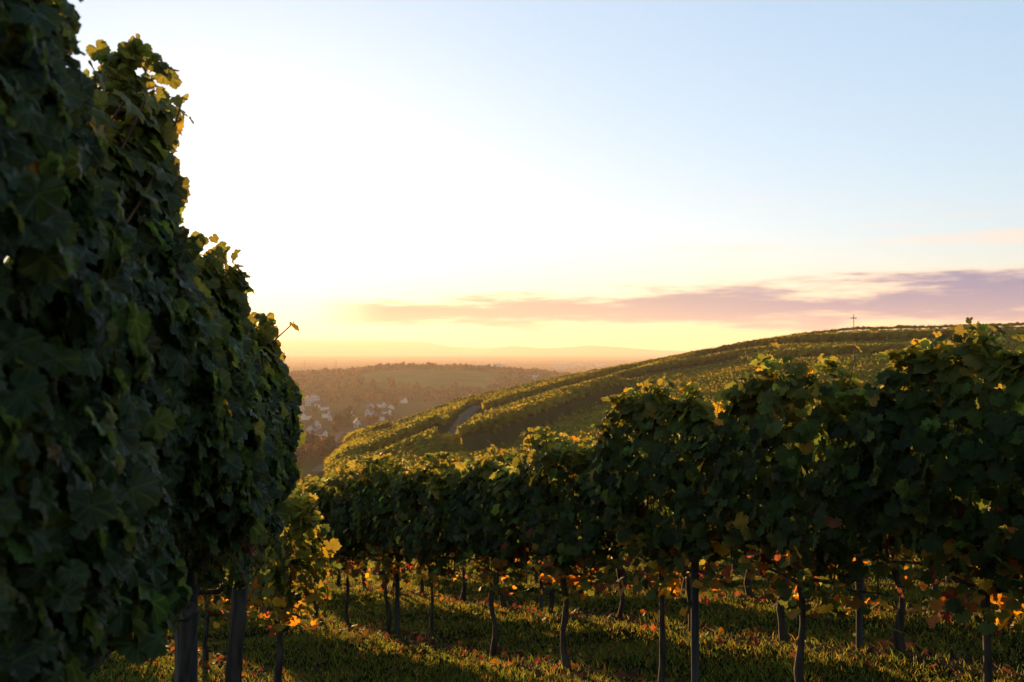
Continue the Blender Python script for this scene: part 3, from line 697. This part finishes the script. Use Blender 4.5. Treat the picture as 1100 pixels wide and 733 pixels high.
def build_tracks():
    for g, hw, A in TR[1:2]:
        # densify and drape
        seg = np.hypot(*np.diff(g, axis=0).T); s = np.concatenate([[0], np.cumsum(seg)]); q = np.arange(0, s[-1], 1.0)
        x = np.interp(q, s, g[:, 0]); y = np.interp(q, s, g[:, 1]); dx, dy = np.gradient(x), np.gradient(y); l = np.hypot(dx, dy); nx, ny = -dy / l, dx / l
        w = min(hw * .5, 1.5); cols = []
        for k_ in np.linspace(-1, 1, 7):
            X, Y = x + nx * w * k_, y + ny * w * k_; cols.append(np.stack([X, Y, height(X, Y, False) + .10], -1))
        V = np.stack(cols, 1).reshape(-1, 3); i = np.arange(len(x) - 1)[:, None]; j = np.arange(6)[None]
        F_ = np.stack([i * 7 + j, (i + 1) * 7 + j, (i + 1) * 7 + j + 1, i * 7 + j + 1], -1).reshape(-1, 4)
        tag(link('vineyard_track', mesh('vineyard_track', V, F_, M_TRACK)), kind='structure')
build_tracks()

# wayside cross on the crest
def build_cross():
    x, y = (917 - 550) / F * 316, 316.0; g = hz(x, y)
    o = empty('wayside_cross', (x, y, g)); tag(o, 'dark wooden cross standing alone on the hill crest against the clouds', 'cross')
    p = Poly(); p.box((0, 0, 2.9), (.24, .22, 6.4)); link('upright', p.mesh('upright', M_METAL), o)
    p = Poly(); p.box((0, -.01, 4.9), (1.9, .19, .24)); link('crossbar', p.mesh('crossbar', M_METAL), o)
build_cross()

# ------------------------------------------------------------------ trees of the valley
TREEPAL = [(.14, .07, .016), (.08, .065, .018), (.045, .05, .015), (.13, .085, .02), (.075, .035, .016)]
def tree_variant(i, n=420, hgt=11, rad=4.2):
    r = np.random.default_rng(500 + i); base = np.array(TREEPAL[i % 5])
    cl = r.normal(0, 1, (16, 3)); cl /= np.linalg.norm(cl, axis=1, keepdims=True); cl *= r.uniform(.35, 1, (16, 1)) * [rad * .78, rad * .78, hgt * .33]; cl[:, 2] += hgt * .6
    k = r.integers(0, 16, n); d = r.normal(0, 1, (n, 3)); d /= np.linalg.norm(d, axis=1, keepdims=True)
    P = cl[k] + d * r.uniform(.6, 1.1, (n, 1)) * rad * .36
    ctone = r.uniform(.7, 1.35, 16)[k][:, None]
    col = base * ctone * r.uniform(.7, 1.3, (n, 1))
    V, F_, C, uv = leaves(P, d + [0, 0, .4], r.normal(0, 1, (n, 3)), r.uniform(.9, 1.7, n), col, T_FAR, r)
    crown = mesh('crown', V, F_, M_TREE, C)
    p = Poly(); p.tube([(0, 0, -.5), (.1, 0, hgt * .25), (.0, .15, hgt * .55)], [.35, .27, .12], 6)
    for j in range(4):
        a = j * 1.6; p.tube([(0, 0, hgt * .3), (math.cos(a) * 1.3, math.sin(a) * 1.3, hgt * .5)], [.14, .05], 5)
    return p.mesh('trunk', M_TTRUNK), crown
TREES = [tree_variant(i) for i in range(8)]
r = np.random.default_rng(77)
def put_tree(X, Y, sc, k, label, group):
    o = empty('tree', (X, Y, hz(X, Y)), r.uniform(0, 6.28)); o.scale = (sc, sc, sc * r.uniform(.85, 1.15)); tag(o, label, 'tree', group)
    link('trunk', TREES[k][0], o); link('crown', TREES[k][1], o)
TL = ['rust-brown tree', 'olive tree crown', 'dark green tree', 'golden autumn tree', 'red-brown tree', 'rust-brown spreading tree', 'olive round tree', 'dark green broad tree']
# the wooded ridge skyline (distinct crowns), the belt below the meadow, the trees among the houses
n_t = 0
for x in np.arange(296, 640, 4.2):
    D = 1640 + r.uniform(-25, 25); xx = x + r.uniform(-1.5, 1.5); sc = r.uniform(.7, 1.25)
    put_tree((xx - 550) / F * D, D, sc, int(r.integers(0, 8)), 'tree in the dark wood along the skyline of the far ridge', 'trees along the far ridge'); n_t += 1
for i in range(95):
    x = r.uniform(296, 560); y = 433 - abs(r.normal(0, 8)) - (x - 300) * .03; X, Y, _ = at(x, y, 480)
    if Y > 1330: continue
    put_tree(X, Y, r.uniform(.6, 1.15), int(r.integers(0, 8)), 'autumn tree in the belt between the village and the meadow', 'trees above the village'); n_t += 1
for (x, y, sc, k, lab) in [(335, 420, 1.5, 0, 'broad rust-brown tree crown above the long white building'), (363, 417, 1.35, 3, 'rounded golden-green tree right of the rust-brown one'), (387, 418, 1.9, 1, 'widest olive-topped tree above the flat-roofed house'),
                           (401, 421, 1.5, 4, 'dark brown tree at the right shoulder of the widest tree'), (420, 416, 1.4, 3, 'bright golden tree at the foot of the meadow'), (372, 458, 1.6, 2, 'dark round tree between the village houses'), (365, 463, 1.2, 1, 'small olive tree left of the dark round tree'),
                           (383, 436, 1.3, 4, 'dark brown tree just below the flat-roofed house')]:
    X, Y, _ = at(x, y, 480); put_tree(X, Y, sc, k, lab, 'large trees in the valley'); n_t += 1
for i in range(105):
    x = r.uniform(290, 430); y = r.uniform(436, 500)
    X, Y, _ = at(x, y, 420)
    if Y < 400: continue
    put_tree(X, Y, r.uniform(.35, .85), int(r.integers(0, 8)), 'low autumn tree or bush among the village gardens', 'garden trees of the village'); n_t += 1
for i in range(26):
    x = r.uniform(300, 352); y = r.uniform(476, 505); X, Y, _ = at(x, y, 380)
    put_tree(X, Y, r.uniform(.5, .9), int(r.choice([0, 3, 4, 5])), 'orange-brown tree at the foot of the vineyard hill', 'trees at the foot of the hill'); n_t += 1
print('trees', n_t)
def wood(name, spots, label):                      # the closed mass of woodland, nobody could count
    rr_ = np.random.default_rng(3); Vs, Fs, Cs, o0 = [], [], [], 0
    n = len(spots); per = 26
    P = np.repeat(spots, per, 0); d = rr_.normal(0, 1, (n * per, 3)); d /= np.linalg.norm(d, axis=1, keepdims=True); d[:, 2] = np.abs(d[:, 2])
    P = P + d * [4, 4, 7] * rr_.uniform(.5, 1.0, (n * per, 1)) + [0, 0, 1.5]
    pal = np.array(TREEPAL); c = np.repeat(pal[rr_.integers(0, 5, n)] * rr_.uniform(.6, 1.2, (n, 1)), per, 0) * rr_.uniform(.8, 1.2, (n * per, 1))
    V, F_, C, uv = leaves(P, d + [0, 0, .4], rr_.normal(0, 1, (n * per, 3)), rr_.uniform(2.2, 4, n * per), c, T_FAR, rr_)
    tag(link(name, mesh(name, V, F_, M_TREE, C)), label, 'woodland', kind='stuff')
sp_ = []
for _ in range(2200):
    D = rr0 = r.uniform(1600, 2100); t = r.uniform(-.75, .35); sp_.append((t * D, D))
for _ in range(1100):                              # lower wood right of the meadow and belt at its foot
    x = r.uniform(440, 640); D = r.uniform(1180, 1600)
    if D > 1290 and x < 520 + (D - 1290) * .12: continue
    sp_.append(((x - 550) / F * D, D))
for _ in range(500):
    D = r.uniform(1120, 1290); t = r.uniform(-.7, -.06); sp_.append((t * D, D))
for _ in range(900):
    D = r.uniform(1290, 1600); t = r.uniform(-.75, -.150); sp_.append((t * D, D))
sp_ = np.array(sp_); wood('woodland', np.column_stack([sp_, height(sp_[:, 0], sp_[:, 1])]), 'far wood covering the ridge behind the village')
sp_ = []
for _ in range(2600):
    D = r.uniform(2600, 7500); t = r.uniform(-.4, .25)
    if vnoise(np.array([t * D / 500]), np.array([D / 260]), 8)[0] > .05: sp_.append((t * D, D))
sp_ = np.array(sp_); wood('woodland', np.column_stack([sp_, height(sp_[:, 0], sp_[:, 1])]), 'strips of woodland scattered over the hazy plain')

# ------------------------------------------------------------------ houses
def house_meshes(w, l, h, rh, wall, roof, flat=False):
    b = Poly(); b.box((0, 0, h / 2 - .5), (w, l, h + 1))
    if not flat:                                    # gable ends face +-y
        n = len(b.v); b.v += [Vector(p) for p in ((-w / 2, -l / 2, h), (w / 2, -l / 2, h), (0, -l / 2, h + rh), (-w / 2, l / 2, h), (w / 2, l / 2, h), (0, l / 2, h + rh))]
        b.f += [[n, n + 1, n + 2], [n + 4, n + 3, n + 5]]
    wall_me = b.mesh('wall', wall)
    rf = Poly()
    if flat: rf.box((0, 0, h + .15), (w + .5, l + .5, .3))
    else:
        a = math.atan2(rh, w / 2); sl = math.hypot(rh, w / 2) + .5
        for s in (-1, 1):
            cx = s * (math.cos(a) * sl / 2); cz = h + rh - math.sin(a) * sl / 2 + .12
            rf.box((cx, 0, cz), (sl, l + .8, .2), Matrix.Rotation(s * a, 3, 'Y'))
    roof_me = rf.mesh('roof', roof)
    wins = []
    for fl in range(max(1, int(h // 2.7))):
        for k_ in range(max(1, int(w // 2.6))):
            wins.append(((-w / 2 + (k_ + .5) * w / max(1, int(w // 2.6)), -l / 2 - .02, 1.5 + fl * 2.7), (1.1, .08, 1.3)))
        for k_ in range(max(1, int(l // 2.8))):
            wins.append(((w / 2 + .02, -l / 2 + (k_ + .5) * l / max(1, int(l // 2.8)), 1.5 + fl * 2.7), (.08, 1.1, 1.3)))
    return wall_me, roof_me, wins
HC = {}
def house(x, y, w, l, h, rh, label, rz=0., wall=M_WHITE, roof=M_ROOF, flat=False, dmin=480, group='houses of the village', XY=None, name='house', cat='house', chim=True, dz=0):
    X, Y = XY or at(x, y, dmin)[:2]
    if not XY: w, l, h, rh = w * .72, l * .72, h * .78, rh * .74
    key = (w, l, h, rh, wall.name, roof.name, flat)
    if key not in HC:
        wm, rm, wins = house_meshes(w, l, h, rh, wall, roof, flat); wl = []
        for c, d in wins[:40]:
            p = Poly(); p.box(c, d); wl.append(p.mesh('window', M_GLASS))
        ch = Poly(); ch.box((w * .2, l * .15, h + rh * .8 + .5), (.7, .7, 1.8)); HC[key] = (wm, rm, wl, ch.mesh('chimney', roof))
    wm, rm, wl, cm = HC[key]
    o = empty(name, (X, Y, hz(X, Y) + dz), rz); tag(o, label, cat, group)
    link('wall', wm, o); ro = link('roof', rm, o)
    for m_ in wl: link('window', m_, o)
    if chim and not flat: link('chimney', cm, ro)
    return o
house(337, 432, 17, 9, 8, 3.5, 'long white building with tall dark windows left of the village', .5, dmin=600)
house(331, 436, 8, 9, 10, 3, 'white house attached to the left end of the long building', .2)
house(325, 425, 8, 9, 6, 3, 'small white house highest on the left beside the dark vine row', -.3)
house(364, 427, 13, 8, 5, 2.5, 'low pale house with a long ridge under the golden tree', .1, wall=M_CREAM)
house(382, 427, 15, 9, 5, .5, 'wide white flat-roofed house below the widest tree', .1, flat=True)
house(377, 447, 8, 11, 6, 4.5, 'white gabled house with its neighbour in the middle of the village', .7)
house(374, 449, 6, 8, 4, 3, 'small white annexe left of the middle gabled house', .6)
house(397, 448, 7, 10, 7, 4.5, 'tall white house on the right near the vineyard slope', -.35)
house(398, 441, 8, 9, 6, 4, 'white house behind the tall one on the right', .5)
house(384, 459, 7.5, 10, 4.5, 4.5, 'white gabled house right beside the edge of the vineyard spur', .15)
house(341, 460, 7.5, 10, 4.5, 4.5, 'white triangular gabled house, upper one of the lower pair', .1)
house(335, 466, 8, 10, 4.5, 4, 'white gabled house, lower one of the lower pair', -.1)
house(351, 449, 7, 9, 5, 3.5, 'pale house among golden trees left of centre in the village', .9, wall=M_CREAM)
house(358, 452, 7, 9, 5, 3.5, 'pale house beside the golden trees right of its cream neighbour', -.8)
house(325, 442, 5, 6, 5, 3, 'tiny white house close to the hanging leaves', .3)
for i, (x, y) in enumerate([(318, 462), (325, 473), (410, 438), (415, 446), (349, 441), (343, 438), (407, 452), (329, 451), (420, 441), (434, 433), (346, 472), (314, 450)]):
    house(x, y, 8, 10, 4.5, 4, 'brown-roofed cream house half hidden by garden trees', .4 * i, wall=M_CREAM, group='half hidden village houses')
house(305, 500, 9, 11, 4, 3, 'grey-roofed building beside the yellow end vine', .8, roof=M_ROOFG, dmin=380)
# tower blocks at the edge of the wood and the town on the plain
for (x, D, w, l, h, lab) in [(533, 2420, 21, 16, 34, 'largest white tower block above the dark wood'), (539.5, 2440, 11, 16, 31, 'grey-fronted wing right beside the largest tower block'), (551, 2470, 12, 14, 27, 'second white block right of the tower block'), (556, 2490, 10, 12, 24, 'lower white block beside the second block'), (565, 2500, 9, 9, 20, 'small pale block farther right above the wood')]:
    house(0, 0, w, l, h, .4, lab, .25, flat=True, XY=((x - 550) / F * D, D), name='tower_block', cat='building', group='white blocks above the wood', roof=M_ROOFG)
rt = np.random.default_rng(9)
for i in range(26):
    x = float(rt.choice([rt.uniform(592, 622), rt.uniform(596, 616), rt.uniform(570, 650), rt.uniform(480, 590)])); D = rt.uniform(3600, 4600)
    house(0, 0, 22, 14, 14, .4, 'pale low block of the distant town on the plain', float(rt.uniform(-.5, .5)), flat=True, XY=((x - 550) / F * D, D), name='town_building', cat='building', group='blocks of the distant town')
house(0, 0, 12, 10, 6, .4, 'pale flat house alone below the wood near the spur edge', .1, flat=True, XY=((573 - 550) / F * 1350, 1350), group='houses by the wood')
house(0, 0, 20, 12, 7, .4, 'low white hall below the tower blocks near the spur edge', .0, flat=True, XY=((571 - 550) / F * 1500, 1500), group='houses by the wood')
for x, D, hh, lab in ((327, 2700, 42, 'tall thin mast rising from the hazy plain near the vines'), (361, 2700, 45, 'tall thin mast in the haze, right of the other mast')):
    X = (x - 550) / F * D; o = empty('mast', (X, D, hz(X, D))); tag(o, lab, 'mast', 'masts on the plain')
    p = Poly(); p.tube([(0, 0, 0), (0, 0, hh * .6), (0, 0, hh)], [1.4, .9, .5], 8); link('pole', p.mesh('pole', M_ROOFG), o)
    p = Poly(); p.box((0, 0, hh * .8), (6, .4, .5)); link('cross_arm', p.mesh('cross_arm', M_ROOFG), o)
# the lane that runs down to the village
def build_lane():
    pts = [at(x, y, d)[:2] for x, y, d in ((340, 507, 380), (352, 497, 380), (358, 488, 400), (357, 477, 400), (361, 470, 400), (366, 464, 400))]
    g = np.array(pts); q = np.linspace(0, len(g) - 1, 120); x = np.interp(q, range(len(g)), g[:, 0]); y = np.interp(q, range(len(g)), g[:, 1])
    dx, dy = np.gradient(x), np.gradient(y); l = np.hypot(dx, dy); nx, ny = -dy / l, dx / l
    V = np.stack([np.stack([x + nx * w, y + ny * w, height(x + nx * w, y + ny * w) + .25], -1) for w in (-2.6, 0, 2.6)], 1).reshape(-1, 3)
    i = np.arange(119)[:, None]; j = np.arange(2)[None]
    tag(link('road', mesh('road', V, np.stack([i * 3 + j, (i + 1) * 3 + j, (i + 1) * 3 + j + 1, i * 3 + j + 1], -1).reshape(-1, 4), M_TRACK)), kind='structure')
build_lane()
